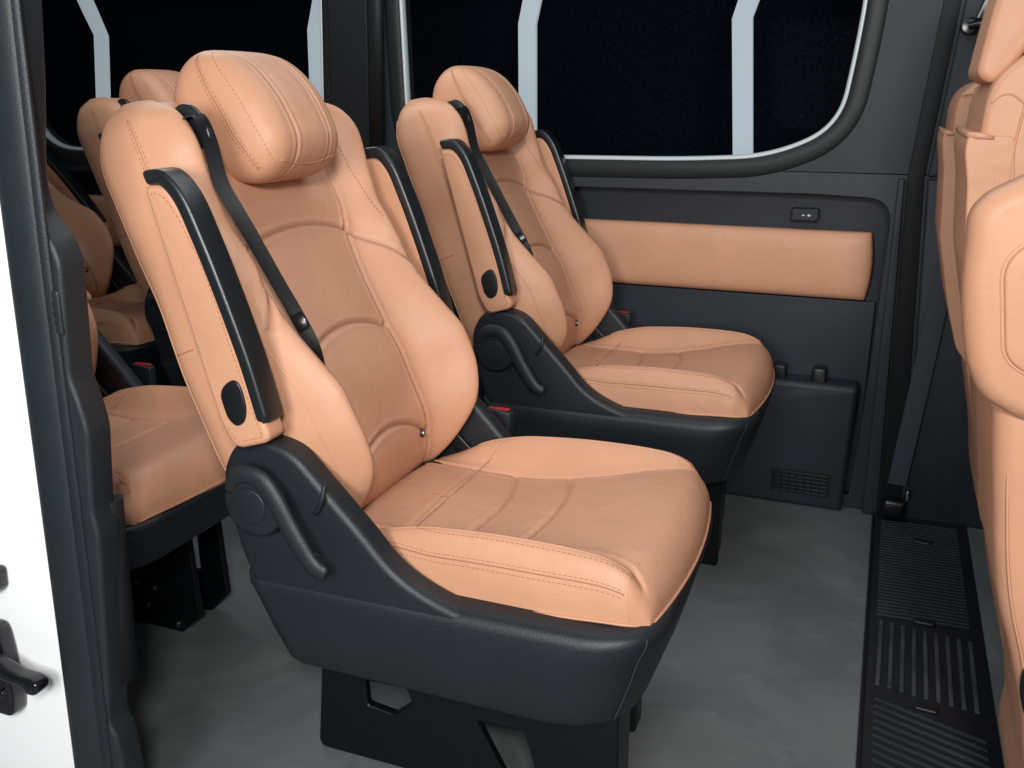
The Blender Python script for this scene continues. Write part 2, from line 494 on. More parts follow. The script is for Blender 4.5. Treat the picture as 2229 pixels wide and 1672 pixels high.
def backPan(A, B, e):
    y = np.abs(A); c = c_in(B)
    return (1-sstep(-.002, .002, y-c))*sstep(.2, .5, e)
def backCrease(A, B, e):
    d = np.minimum.reduce([polydist(A, B, l) for l in (ARCH, SEAMR, SEAML, CROSS, LOWS)])
    return .7*np.exp(-(d/.0026)**2)
BACK = Pillow(Wb, -.14, .68, backF, backB, lambda A, B: -.045+0*A, PO, (0, 1, 0), T_, N_, nu=(12, 2.3), nv0=(14, 2.2), nv1=(11, 2.2), cs=lambda B: .014*sstep(.20, .40, B))

def side_uv(pl, lev, v, side=-1, near=-1):
    """points on the side wall at level lev (E value of the front sheet)"""
    u = near*(np.clip(1-np.asarray(lev)**pl.nu[1], 0, 1))**(1/pl.nu[0]); return u, v

def tube_on(mb, P, Nn, r=.0022, mi=0, sink=.3):
    Q = P-Nn*r*sink
    sweep(mb, Q, circ(r, 6), up=Nn, mi=mi)

def make_backrest(parent):
    mb = MB()
    BACK.mesh(mb, 220, 300, 0, backPan, backCrease)
    # raised piping of the bolsters and the front/back edge
    for sg in (-1, 1):
        v = np.linspace(-.93, .90, 60)
        u = sg*(1-.02**BACK.nu[1])**(1/BACK.nu[0])*np.ones_like(v)
        P, n = BACK.uvcurve(u, v, -1)
        P, n = BACK.uvcurve(sg*(1-(.80)**BACK.nu[1])**(1/BACK.nu[0])*np.ones_like(v), v, -1)
        tube_on(mb, P, n, .0035)
        # double stitch line along the side
        v = np.linspace(-.72, .90, 70)
        for lev in (.40, .33):
            lv = lev*np.ones_like(v)*(1-.35*sstep(-.2, -.8, v))
            u = sg*(1-lv**BACK.nu[1])**(1/BACK.nu[0])
            P, n = BACK.uvcurve(u, v); stitch(mb, P, n)
        P, n = BACK.uvcurve(sg*(1-(.365*np.ones_like(v))**BACK.nu[1])**(1/BACK.nu[0]), v); tube_on(mb, P, n, .0011, 2)
        # shoulder stitch lines on the front
        pts = [(sg*(.236-.002*k), s) for k, s in enumerate(np.linspace(.645, .40, 14))]
        pts = spline([(sg*.190, .655), (sg*.214, .60), (sg*.222, .53), (sg*.226, .45), (sg*.232, .38)], 8)
        P, n = BACK.curve(pts); stitch(mb, P, n)
        # bolster outer top piping
        pts = [(sg*float(Wb(s)*.955), s) for s in np.linspace(-.10, .33, 50)]
        P, n = BACK.curve(pts); tube_on(mb, P, n, .0022)
        pts = [(sg*float(Wb(s)*.985), s) for s in np.linspace(-.09, .20, 40)]
        P, n = BACK.curve(pts); stitch(mb, P, n)
        # side cross seam
        k = np.linspace(.75, .05, 12)
        u = sg*(1-k**BACK.nu[1])**(1/BACK.nu[0]); v = np.full(12, -.02)
        P, n = BACK.uvcurve(u, v, -1); tube_on(mb, P, n, .0013, 2, .4)
    # top seam
    pts = spline([(-.19, .648), (-.1, .655), (0, .657), (.1, .655), (.19, .648)], 8)
    P, n = BACK.curve(pts); tube_on(mb, P, n, .002)
    return mb.build('backrest', [LEA, THREAD, THREAD], parent)

# ---- headrest
HO = bkp(0, .485, 0)
def hW(s): return pchip(s, [0, .05, .11, .17, .22, .26], [.110, .120, .126, .125, .118, .104])
def hF(A, B):
    base = pchip(B, [0, .03, .07, .12, .17, .22, .255], [.122, .150, .160, .156, .142, .115, .085])
    y = np.abs(A)
    h = base-.7*np.maximum(0, y-.03)**2-.004
    for sg in (-1, 1):
        ln = [(sg*.050, -.01), (sg*.053, .08), (sg*.055, .16), (sg*.052, .27)]
        h = h+groove(polydist(A, B, ln), .0022, .003, .9)
    h = h-.003*np.exp(-((y-.053)/.02)**2)
    return h
def hB(A, B): return pchip(B, [0, .05, .10, .16, .22, .255], [.030, -.018, -.045, -.050, -.028, .0])+0*A
HEAD = Pillow(hW, .006, .254, hF, hB, lambda A, B: .5*(hF(A*0, B)+hB(A, B)), HO, (0, 1, 0), T_, N_, nu=(6.0, 2.3), sup=6.5)
def make_headrest(parent):
    mb = MB()
    def pan(A, B, e): return (1-sstep(.053, .056, np.abs(A)))*sstep(.1, .3, e)
    def cr(A, B, e):
        d = np.abs(np.abs(A)-.0535); return .6*np.exp(-(d/.0018)**2)
    HEAD.mesh(mb, 110, 110, 0, pan, cr)
    for sg in (-1, 1):
        v = np.linspace(-.86, .90, 50)
        a = np.linspace(-.80, .86, 50)
        for lev, kind in ((.66, 's'), (.30, 's'), (.24, 't'), (.18, 's')):
            a = np.linspace(-.84, .90, 50); u = HEAD.lev(lev*np.ones(50), a, sg)
            P, n = HEAD.uvcurve(u, a)
            if kind == 's': stitch(mb, P, n)
            else: tube_on(mb, P, n, .0013, 2, .2)
    # bottom seam of the front face
    AA = np.linspace(-.088, .088, 40)
    P, n = HEAD.curve(np.stack([AA, np.full(40, .018)+1.2*AA*AA], 1)); tube_on(mb, P, n, .0016, 0)
    return mb.build('headrest', [LEA, THREAD, THREAD], parent)

# ---- cushion
def cW(x): return pchip(x, [-.87, -.78, -.70, -.5, -.35, -.29, -.24], [.225, .245, .262, .268, .270, .268, .252])
def cin(x): return pchip(x, [-.87, -.74, -.6, -.45, -.33, -.28], [.165, .158, .160, .172, .205, .235])
def zc(x): return pchip(x, [-.87, -.76, -.62, -.48, -.36, -.29, -.24], [.505, .500, .498, .517, .541, .548, .540])
def zb(x): return pchip(x, [-.87, -.80, -.72, -.62, -.48, -.36, -.29, -.24], [.49, .515, .556, .580, .588, .584, .568, .540])
def seam_across(x0): return [(y, x0-.9*(y*y)*1.2) for y in np.linspace(-.165, .165, 20)]
CS1, CS2 = seam_across(-.612), seam_across(-.498)
CBR = [(float(cin(x)), x) for x in np.linspace(-.86, -.285, 40)]
CBL = [(-a, b) for a, b in CBR]
CREAR = [(y, -.745-.3*abs(y)) for y in np.linspace(-.155, .155, 16)]
REARSIDE = [[(sg*(.135+.115*t), -.80+.03*t) for t in np.linspace(0, 1, 8)] for sg in (-1, 1)]
def cusF(A, B):
    y = np.abs(A); c = cin(B); W = cW(B)
    g = sstep(0, 1, (y-c)/np.maximum(W*.93-c, .03))
    h = zc(B)+(zb(B)-zc(B))*g
    h = h+.006*np.clip(1-(y/c)**2, 0, 1)
    h = h+groove(polydist(A, B, CBR), .004, .0045, .3)+groove(polydist(A, B, CBL), .004, .0045, .3)
    h = h+groove(polydist(A, B, [(-.158, -.732), (.158, -.732)]), .0022, .004, .3)
    for l in (CS1, CS2):
        d = polydist(A, B, l); ins = 1-sstep(-.01, .01, y-c)
        h = h+groove(d, .004, .005, .4)*ins-.004*np.exp(-(d/.022)**2)*ins
    return h
def cusPan(A, B, e):
    y = np.abs(A); return (1-sstep(-.002, .002, y-cin(B)))*sstep(.3, .6, e)*sstep(-.734, -.731, B)
def cusCr(A, B, e):
    d = np.minimum(polydist(A, B, CBR), polydist(A, B, CBL))
    d2 = np.minimum(polydist(A, B, CS1), polydist(A, B, CS2))
    return np.maximum(.7*np.exp(-(d/.002)**2), .45*np.exp(-(d2/.002)**2)*(np.abs(A) < cin(B)))
CUS = Pillow(cW, -.87, -.24, cusF, lambda A, B: .415+0*A, lambda A, B: .447+.016*sstep(-.5, -.25, B)+0*A,
             (-SX, 0, 0), (0, 1, 0), (1, 0, 0), (0, 0, 1), nu=(11, 2.3), nv0=(16, 2.3), nv1=(11, 2.15), bow=.024)
def make_cushion(parent):
    mb = MB()
    CUS.mesh(mb, 170, 200, 0, cusPan, cusCr)
    for sg in (-1, 1):
        v = np.linspace(-.62, .86, 80)
        uu = lambda lv: sg*(1-np.clip(lv, 0, 1)**CUS.nu[1])**(1/CUS.nu[0])
        P, n = CUS.uvcurve(uu(.90*np.ones(80)), v); tube_on(mb, P, n, .0024)
        for lev, kd in ((.83, 's'), (.56, 't'), (.60, 's'), (.50, 's')):
            lv = lev*(1+.25*sstep(-.2, -.62, v)); P, n = CUS.uvcurve(uu(lv), v)
            if kd == 's': stitch(mb, P, n)
            else: tube_on(mb, P, n, .0012, 2, .2)
        # vertical corner seam to the nose and bottom welt
        B = np.full(24, .815)
        lv = np.linspace(.985, .02, 24); P, n = CUS.uvcurve(uu(lv), np.linspace(.855, .905, 24)); tube_on(mb, P, n, .0017, 0, .6)
        P, n = CUS.uvcurve(uu(.9*np.ones(40)), np.linspace(-.7, .9, 40), -1)
    # welt round the lower edge
    th = np.linspace(-.9, .93, 60)
    loop = [(-1, q) for q in th]+[(q, 1) for q in np.linspace(-.94, .94, 40)]+[(1, q) for q in th[::-1]]
    P = np.array([CUS.ev(np.array(u), np.array(v)) for u, v in [(np.clip(a, -.9995, .9995), np.clip(b, -1, .9995)) for a, b in loop]])
    cen = np.array([-.55-SX, 0, .45]); n = P-cen; n[:, 2] = 0; n /= np.linalg.norm(n, axis=1)[:, None]
    sweep(mb, P+n*.0005, circ(.0028, 6), up=(0, 0, 1))
    return mb.build('cushion', [LEA, THREAD, THREAD], parent)

# ---- plastic shell: tub + side wings
def plan_outline(xb, xf, hw, rb, rf, n=14):
    pts = [(xb, -hw, rb), (xf, -hw, rf), (xf+.008, 0, .1), (xf-.004, hw-.034, rf*1.15), (xb, hw-.034, rb)]
    return roundpoly(pts, .02, n)
def make_shell(parent):
    mb = MB()
    st = [(.286, -.893, -.300, .292, .04, .24), (.289, -.897, -.292, .297, .04, .24), (.30, -.902, -.287, .304, .04, .235), (.36, -.925, -.266, .314, .04, .19),
          (.41, -.945, -.252, .318, .04, .145), (.438, -.960, -.244, .319, .04, .12), (.452, -.964, -.243, .314, .04, .115), (.460, -.962, -.249, .304, .04, .11), (.461, -.95, -.27, .27, .04, .09)]
    rings = []
    for z, xb, xf, hw, rb, rf in st:
        Q = plan_outline(xb-SX, xf-SX, hw, rb, rf)
        z_ = z+np.interp(Q[:, 0], [-.35, 0, .1, .35], [0, 0, .000, .010])*(z > .33)*min(1, (z-.33)/.12 if z > .33 else 0)
        rings.append(np.stack([Q[:, 0], Q[:, 1], z_], 1))
    ring_solid(mb, rings)
    o = mb.build('base_shell', PLA, parent, angle=50)
    # front seam of the tub
    m2 = MB()
    P = []
    for r in rings[1:7]:
        i = int(np.argmin(np.abs(rings[3][:, 0]-(-.290-SX))+10*(rings[3][:, 1] > 0))); P.append(r[i]+np.array([.0006, -.0012, 0]))
    sweep(m2, spline(P, 5), circ(.0012, 5), up=(0, 1, 0))
    m2.build('panel_seam', WEB_G, o)
    return o
WING = [(-.985, .600, .03), (-.984, .640, .03), (-.958, .690, .035), (-.905, .708, .04), (-.845, .695, .04), (-.786, .634, .03), (-.725, .572, .02), (-.665, .505, .05), (-.590, .470, .05), (-.51, .452, .03), (-.47, .435, .015), (-.60, .42, .1), (-.75, .395, .1), (-.910, .36, .02), (-.962, .50, .02)]
def make_wing(parent, sg):
    mb = MB()
    P = roundpoly([(p[0]-SX, p[1], p[2]) for p in WING], .02, 6)
    y0, y1 = (-.3155, -.262) if sg < 0 else (.240, .2815)
    extr(mb, P, y0, y1, .014, 6)
    return mb.build('side_cover', PLA, parent, angle=60)

def make_recliner(parent):
    kx, kz, ky = -.908-SX, .600, -.320
    mb = MB()
    def disc(r, y0, y1, b, cx=kx, cz=kz): extr(mb, [(cx+r*math.cos(a), cz+r*math.sin(a)) for a in np.linspace(0, 2*math.pi, 49)[:-1]], y0, y1, b, 4)
    disc(.056, ky-.022, ky+.01, .008)
    o = mb.build('recline_knob', PLA, parent, angle=50)
    mb = MB()
    disc(.031, ky-.025, ky-.01, .0025, kx-.004, kz-.002)
    mb.build('knob_cap', PLA, o, angle=50)
    # lever: wraps over the knob, then a blade going down forward
    mb = MB()
    path = spline([(kx-.046, ky-.020, kz+.018), (kx-.022, ky-.022, kz+.050), (kx+.018, ky-.024, kz+.052), (kx+.048, ky-.026, kz+.022), (kx+.078, ky-.028, kz-.030), (kx+.112, ky-.030, kz-.078), (kx+.140, ky-.031, kz-.094)], 8)
    n = len(path); sc = [(float(np.interp(i/n, [0, .15, .4, .7, .95, 1], [.4, .9, 1.05, 1, .75, .35])),)*2 for i in range(n)]
    sweep(mb, path, circ(.017, 16, .010), up=(0, 1, 0), scale=sc)
    mb.build('recline_lever', PLA_SIDE, parent)
    mb = MB()
    sweep(mb, spline([(kx+.125, ky+.003, kz+.045), (kx+.122, ky-.004, kz+.02), (kx+.108, ky-.002, kz-.004)], 6), circ(.0045, 8), up=(0, 1, 0))
    mb.build('release_rod', PLA, parent)
    mb = MB()
    sweep(mb, spline([(kx+.03, ky+.001, kz-.05), (kx+.07, ky, kz-.064), (kx+.11, ky, kz-.082)], 6), circ(.0018, 6), up=(0, 1, 0))
    mb.build('release_cable', PLA, parent)

ARM = [(-1.050, 1.108, .018), (-1.010, 1.108, .03), (-.980, 1.072, .05), (-.938, .985, .03), (-.872, .770, .03), (-.852, .720, .020), (-.922, .698, .018), (-.947, .738, .02)]
def make_armrest(parent, y0, y1, near):
    mb = MB()
    P = roundpoly([(p[0]-SX, p[1], p[2]) for p in ARM], .02, 6)
    extr(mb, P, y0, y1, .008, 5)
    yo = y0 if near else y1; sg = -1 if near else 1
    inset = offs(P, .0115)
    k0 = 0
    Q = np.stack([inset[:, 0], np.full(len(inset), yo+sg*.0002), inset[:, 1]], 1)
    Nn = np.tile(np.array([0, sg, 0.]), (len(Q), 1))
    stitch(mb, Q[:-4], Nn[:-4])
    o = mb.build('armrest', [LEA, THREAD], parent, angle=60)
    # padded cap over the top and front edge
    mb = MB()
    path = spline([(-1.052, 1.113), (-1.046, 1.1165), (-1.036, 1.119), (-1.012, 1.118), (-.984, 1.088), (-.958, 1.030), (-.931, .960), (-.893, .850), (-.8685, .760), (-.867, .752), (-.8655, .746)], 8)
    path = np.stack([path[:, 0]-SX, np.full(len(path), (y0+y1)/2), path[:, 1]], 1)
    L_ = np.concatenate([[0], np.cumsum(np.linalg.norm(np.diff(path, axis=0), axis=1))]); e_ = np.minimum(L_, L_[-1]-L_)
    t_ = np.clip(e_/.016, 0, 1); sc = [(max(.12, math.sqrt(1-(1-q)**2)),)*2 for q in t_]
    sweep(mb, path, rrect(.023, (y1-y0)+.003, .007, 4), up=(0, 1, 0), scale=sc)
    mb.build('arm_pad', CAP, o)
    mb = MB()
    oc = np.array([-.917-SX, .777])
    pts = [(-.014, -.030, 0), (.003, -.041, 0), (.021, -.032, 0), (.0285, -.010, 0), (.0255, .016, 0), (.017, .037, 0), (.002, .042, 0), (-.018, .030, 0), (-.0275, .012, 0), (-.022, -.012, 0)]
    pp = spline([(oc[0]+a*.82, oc[1]+b*.90) for a, b, r in pts], 7, True)
    ya, yb = sorted((yo+sg*.003, yo-sg*.01)); extr(mb, pp, ya, yb, .0028, 3)
    mb.build('pivot_cover', PLA_DK, o, angle=50)
    return o

def plate(name, outer, holes, y, th, m, parent, bev=.003):
    cu = bpy.data.curves.new(name, 'CURVE'); cu.dimensions = '2D'; cu.fill_mode = 'BOTH'; cu.extrude = th/2; cu.bevel_depth = bev; cu.bevel_resolution = 1
    for pl in [outer]+holes:
        sp = cu.splines.new('POLY'); sp.points.add(len(pl)-1); sp.use_cyclic_u = True
        for i, p in enumerate(pl): sp.points[i].co = (p[0], p[1], 0, 1)
    t = bpy.data.objects.new(name, cu); C.objects.link(t)
    dg = bpy.context.evaluated_depsgraph_get(); me = bpy.data.meshes.new_from_object(t.evaluated_get(dg))
    bpy.data.objects.remove(t)
    me.transform(Matrix.Translation((0, y, 0)) @ Matrix.Rotation(math.pi/2, 4, 'X'))
    me.materials.clear(); me.materials.append(m)
    o = bpy.data.objects.new(name, me); C.objects.link(o); o.parent = parent
    return o

def make_legs(parent, narrow=False):
    rp = lambda L, r=.012: roundpoly([(p[0]-SX,)+tuple(p[1:]) for p in L], r, 4)
    if not narrow:
        out = rp([(-.905, .30), (-.935, .0, .02), (-.84, -.0), (-.66, .0), (-.33, .0), (-.335, .29)])
        h1 = rp([(-.825, .120), (-.828, .178), (-.735, .182), (-.722, .150), (-.765, .112)], .008)
        h2 = rp([(-.60, .150), (-.50, .152), (-.47, .05), (-.54, .04)], .008)
        plate('leg', out, [h1, h2], -.150, .012, STEEL, parent)
        plate('leg', rp([(-.90, .30), (-.90, .0, .01), (-.40, .0), (-.345, .29)]), [h2], .165, .012, STEEL, parent)
        mb = MB()
        box(mb, -.46-SX, -.335-SX, -.143, -.05, .0, .288, .006)
        box(mb, -.44-SX, -.36-SX, .10, .158, .0, .288, .006)
        box(mb, -.88-SX, -.36-SX, -.14, .158, .235, .288, .004)
        mb.build('pedestal_frame', STEEL, parent, angle=40)
        mb = MB()
        box(mb, -.40-SX, -.335-SX, .175, .235, .175, .30, .01)
        extr(mb, [(-.36-SX+.022*math.cos(a), .185+.022*math.sin(a)) for a in np.linspace(0, 6.28, 20)[:-1]], .18, .25, .004, 2)
        mb.build('lock_bracket', HARD, parent, angle=40)
    else:
        out = rp([(-.80, .29), (-.72, .0), (-.51, .0, .004), (-.437, .075, .004), (-.437, .29)])
        out = rp([(-.72, .30), (-.72, .0), (-.487, .0, .006), (-.430, .05, .006), (-.445, .30)])
        tri = rp([(-.612, .150, .004), (-.528, .140, .004), (-.545, .215, .004)], .004)
        plate('leg', out, [tri], .085, .012, STEEL, parent)
        plate('leg', out, [rp([(-.66, .09), (-.50, .09), (-.50, .23), (-.66, .23)])], .19, .012, STEEL, parent)
        mb = MB(); box(mb, -.72-SX, -.47-SX, .091, .19, .24, .288, .004); mb.build('pedestal_frame', STEEL, parent, angle=40);
        BOLT = mat('dull_bolt', (.10, .12, .14), .3, .5, .8)
        for x, z in ((-.60, .10), (-.55, .095), (-.575, .05), (-.49, .02), (-.635, .03)):
            mb = MB(); extr(mb, [(x-SX+.006*math.cos(a), z+.006*math.sin(a)) for a in np.linspace(0, 6.28, 9)[:-1]], .068, .08, .002, 2)
            mb.build('leg_bolt', BOLT, parent)

def make_belt(parent):
    # plastic guide on the shoulder
    mb = MB()
    pts = [(-.038, .018, .02), (.004, .040, .02), (.036, .022, .016), (.026, -.034, .02), (-.006, -.052, .016), (-.034, -.018, .02)]
    pc = (-.226, .600)
    u, v = BACK.uv(np.array([pc[0]]), np.array([pc[1]])); Pc, nc = BACK.uvcurve(u, v)
    Pc, nc = Pc[0], nc[0]
    nc = nc*.85+N_*.4; nc /= np.linalg.norm(nc); Pc = Pc-nc*.001; ex = np.array([0, 1, 0.]); ex -= nc*(ex@nc); ex /= np.linalg.norm(ex); ez = np.cross(nc, ex)
    if ez[2] < 0: ez = -ez
    ring = roundpoly([(a*.85, b*.95, r) for a, b, r in pts], .02, 5); rings = []; ring = ring*1.12
    for ins, h in ((0, -.008), (0, .000), (.0015, .0022), (.005, .0035), (.011, .0040)):
        q = offs(ring, ins); rings.append(Pc+np.outer(q[:, 0], ex)+np.outer(q[:, 1], ez)+nc*h)
    ring_solid(mb, rings)
    g = mb.build('belt_guide', CAP, parent, angle=50)
    # webbing out of the guide, down across the backrest, slipping behind the bolster
    def on(y, s, lift):
        u, v = BACK.uv(np.array([y]), np.array([s])); P, n = BACK.uvcurve(u, v); return P[0]+n[0]*lift, n[0]
    keys = [(-.226, .608, .078, 10), (-.220, .603, .098, 14), (-.214, .565, .096, 26), (-.213, .50, .084, 42), (-.206, .45, .086, 58), (-.200, .405, .090, 72), (-.195, .32, .100, 80), (-.192, .261, .108, 76), (-.192, .2, .115, 64), (-.182, .15, .100, 55), (-.170, .11, .085, 50)]
    Ps = []; Us = []
    for y, s, d, tw in keys:
        Ps.append(bkp(y, s, d)); Us.append(np.array([0, 1, 0.])*math.cos(R(tw))+N_*math.sin(R(tw)))
    Ps = spline(Ps, 8); Us = spline(Us, 8)
    mb = MB()
    for k in (-.0145, 0, .0145):
        pass
    sec = [(-.0013, -.0125), (-.0002, -.0058), (-.0013, -.0042), (-.0013, .0042), (-.0002, .0058), (-.0013, .0125), (.0013, .0125), (.0013, -.0125)]
    sweep(mb, Ps, sec, up=Us)
    w = mb.build('seat_belt_webbing', WEB, parent, angle=30)
    i = int(len(Ps)*.72); c = Ps[i]; t = Ps[i+1]-Ps[i-1]; t /= np.linalg.norm(t)
    mb = MB(); sec = rrect(.008, .024, .003)
    sweep(mb, [c-t*.012, c-t*.010, c+t*.016, c+t*.020], sec, up=Us[i], scale=[.7, 1, 1, .6])
    tg = mb.build('belt_tongue', HARD, w, angle=50)
    mb = MB(); q = c-t*.002
    ring_solid(mb, [np.array([q+N_*h+np.array([0, math.cos(a), math.sin(a)])*.0022*k for a in np.linspace(0, 6.28, 9)[:-1]]) for h, k in ((.003, 1), (.0062, 1), (.0068, .6))])
    mb.build('tongue_rivet', CHROME, tg)

def make_buckle(parent):
    # stalk and latch on the inner side
    mb = MB()
    bx, by = -.742-SX, .318
    P = roundpoly([(bx-.022, .40), (bx+.018, .40), (bx+.026, .572), (bx-.034, .578)], .006, 3)
    extr(mb, P, by, by+.022, .004, 3)
    o = mb.build('belt_buckle', PLA_SIDE, parent, angle=50)
    mb = MB(); box(mb, bx-.028, bx+.020, by+.005, by+.017, .574, .5785, .0012)
    mb.build('release_button', REDP, o)

def make_button(parent):
    P, n = BACK.curve([(.122, -.055)]); P = P[0]; n = n[0]
    def ringd(r, hs):
        ex = np.cross(n, [0, 0, 1.]); ex /= np.linalg.norm(ex); ez = np.cross(n, ex)
        return [np.array([P+n*h+(ex*math.cos(a)+ez*math.sin(a))*r*k for a in np.linspace(0, 2*math.pi, 25)[:-1]]) for h, k in hs]
    mb = MB(); ring_solid(mb, ringd(.0085, [(-.004, 1), (.003, 1), (.0045, .85), (.0035, .55)]))
    o = mb.build('lumbar_button', HARD, parent, angle=60)
    mb = MB(); ring_solid(mb, ringd(.004, [(.0, 1), (.0055, 1), (.006, .7)]))
    mb.build('button_centre', CHROME, o)

def make_hinge(parent):
    for y in (-.245, .232):
        mb = MB()
        sweep(mb, spline([(-.84-SX, y, .56), (-.775-SX, y, .50), (-.735-SX, y, .46)], 6), rrect(.03, .014, .003), up=(0, 1, 0))
        mb.build('hinge_bracket', PLA_DK, parent, angle=40)
    mb = MB()
    box(mb, -.90-SX, -.80-SX, -.20, .20, .44, .50, .01)
    mb.build('rear_infill', PLA_DK, parent, angle=40)

def make_seat(name, label, narrow=False):
    root = empty(name, (0, 0, 0), label, 'car seat', 'tan leather captain seats')
    make_backrest(root); make_headrest(root); make_cushion(root)
    make_shell(root); make_wing(root, -1); make_wing(root, 1)
    make_recliner(root)
    make_armrest(root, -.352, -.306, True); make_armrest(root, .308, .354, False)
    make_legs(root, narrow); make_belt(root); make_buckle(root); make_button(root); make_hinge(root)
    return root

def copy_tree(o, parent=None):
    c = o.copy(); C.objects.link(c); c.parent = parent
    for ch in [x for x in S.objects if x.parent == o]: copy_tree(ch, c)
    return c

seat = make_seat('captain_seat', 'largest tan leather captain seat in the foreground, black belt across its backrest')
seat.location = (SX, SY, 0)
s2 = copy_tree(seat); s2.location = (SX, SY+1.037, 0)
s2['label'] = 'tan captain seat under the side window, beside the tan wall inlay and the wall box'
def swap_legs(root):
    for ch in [x for x in S.objects if x.parent == root and x.name.split('.')[0] in ('leg', 'pedestal_frame', 'lock_bracket')]:
        bpy.data.objects.remove(ch)
    make_legs(root, True)
s3 = copy_tree(seat); s3.location = (SX-.985, SY, 0); swap_legs(s3)
for ch in [x for x in S.objects if x.parent == s3]:
    nm = ch.name.split('.')[0]
    if nm == 'base_shell': ch.scale.z = .62; ch.location.z = .46*.38
    if nm in ('leg', 'pedestal_frame', 'leg_bolt'): ch.scale.z = 1.12
RC = Matrix.Rotation(R(-24), 4, 'Y'); PV = Vector(PO)
for ch in [x for x in S.objects if x.parent == s3 and x.name.split('.')[0] in ('backrest', 'headrest', 'belt_guide', 'seat_belt_webbing', 'lumbar_button', 'armrest')]:
    ch.matrix_local = Matrix.Translation(PV) @ RC @ Matrix.Translation(-PV)
s3['label'] = 'tan seat next to the door pillar, only its cushion and black leg showing'
s4 = copy_tree(seat); s4.location = (SX-1.10, SY+1.05, 0)
s4['label'] = 'tan seat whose shoulder and headrest rise directly behind the foreground seat headrest'
s5 = copy_tree(s3); s5.location = (SX-1.93, SY+1.06, 0)
s5['label'] = 'rearmost tan seat glimpsed in shadow between the door pillar and the foreground backrest'

# ================================================================== SETTING
def sheet(name, x0, x1, y0, y1, z, m, kind='structure'):
    mb = MB(); mb.add([(x0, y0, z), (x1, y0, z), (x1, y1, z), (x0, y1, z)], [(0, 1, 2, 3)])
    o = mb.build(name, m, smooth=False); tag(o, kind=kind); return o
sheet('floor', -5, 1.6, 1.12, 3.3, 0, FLOOR)
sheet('ground', -12, 12, -12, 12, -.35, mat('studio_ground', (.25, .25, .25), .8))
sheet_b = MB(); sheet_b.add([(-9, 4.6, -2), (5, 4.6, -2), (5, 4.6, 6), (-9, 4.6, 6)], [(0, 1, 2, 3)])
tag(sheet_b.build('backdrop', NAVY, smooth=False), kind='structure')

# ---- floor strip of ribbed rubber
fm = empty('ribbed_floor_mat', (.19, 2.2, 0), 'black ribbed rubber strip mat crossing the grey floor beside the front seats', 'floor mat')
def matpart(name, polys, m=RUB, zz=.006, bev=.002):
    mb = MB()
    for P in polys:
        Q = [(p[0]-.19, p[1]-2.2) for p in P]; extr(mb, Q, .0, zz, bev, 2, axis='Z')
    return mb.build(name, m, fm, angle=40)
matpart('mat_base', [roundpoly([(.068, 1.0), (.325, 1.0), (.325, 2.93), (.068, 2.93)], .01)], RUB, .004, .001)
def rib(a, b, w=.0035, h=.0085):
    a = np.array(a); b = np.array(b); d = (b-a)/np.linalg.norm(b-a); n = np.array([-d[1], d[0]])*w
    return [tuple(a+n), tuple(a-n), tuple(b-n), tuple(b+n)]
RIBM = mat('worn_rib', (.017, .020, .025), .5, .4, bump=(150, .6), var=.25)
RIBW = mat('scuffed_rib', (.040, .045, .048), .6, .3, bump=(120, .8), var=.5)
P1 = []
y = 2.27
while y < 2.86:
    P1.append(rib((.086, y), (.296, y+.010))); y += .0175
matpart('fine_ribs', P1, RIBM, .0075, .0012)
P2 = []
for i in range(9):
    x = .093+i*.0245; P2.append(rib((x, 1.955-i*.004), (x+.004, 2.235-i*.003), .0045))
matpart('wide_ribs', P2, RIBW, .009, .0015)
P3 = []
for i in range(22):
    y = 1.90-i*.026; P3.append(rib((.088, y), (.300, y-.075), .0038))
matpart('slanted_ribs', P3, RIBM, .009, .0015)
for x, y in ((.195, 2.265), (.19, 1.90), (.20, 2.73)):
    mb = MB(); extr(mb, roundpoly([(x-.025-.19, y-.010-2.2), (x+.022-.19, y-.014-2.2), (x+.026-.19, y+.008-2.2), (x-.02-.19, y+.012-2.2)], .006), .004, .0115, .002, 2, axis='Z')
    mb.build('mat_clip', PLA_DK, fm)
mb = MB(); box(mb, .060-.19, .068-.19, 1.0-2.2, 2.9-2.2, 0, .010, .002)
mb.build('edge_strip', PLA_DK, fm)
# black sill under the front seats
mb = MB(); box(mb, .385, 1.5, 1.15, 2.9, 0.0, .16, .03, r=.05)
tag(mb.build('seat_plinth', SILL, angle=40), 'black raised plinth under the front seats at the right edge', 'plinth')

# ---- far side wall with windows
WY = 2.95
wall = empty('van_side_wall', (-1, WY, 0), 'charcoal side wall of the van interior with two big windows and a tan inlay', 'wall panel')
def W3(o): o.location = (-o.parent.location.x, -o.parent.location.y, 0) if o.parent == wall else (0, 0, 0); return o
winR = roundpoly([(-1.530, 1.80, .1), (-1.508, 1.045, .16), (-.60, 1.052, .1), (-.335, 1.066, .12), (-.150, 1.150, .12), (-.112, 1.45, .2), (-.105, 1.80, .1)], .1, 10)
winL = roundpoly([(-3.26, 1.80, .1), (-3.14, 1.035, .18), (-1.872, 1.035, .16), (-1.842, 1.15, .1), (-1.815, 1.80, .1)], .1, 10)
def close(P): return [tuple(p) for p in P]
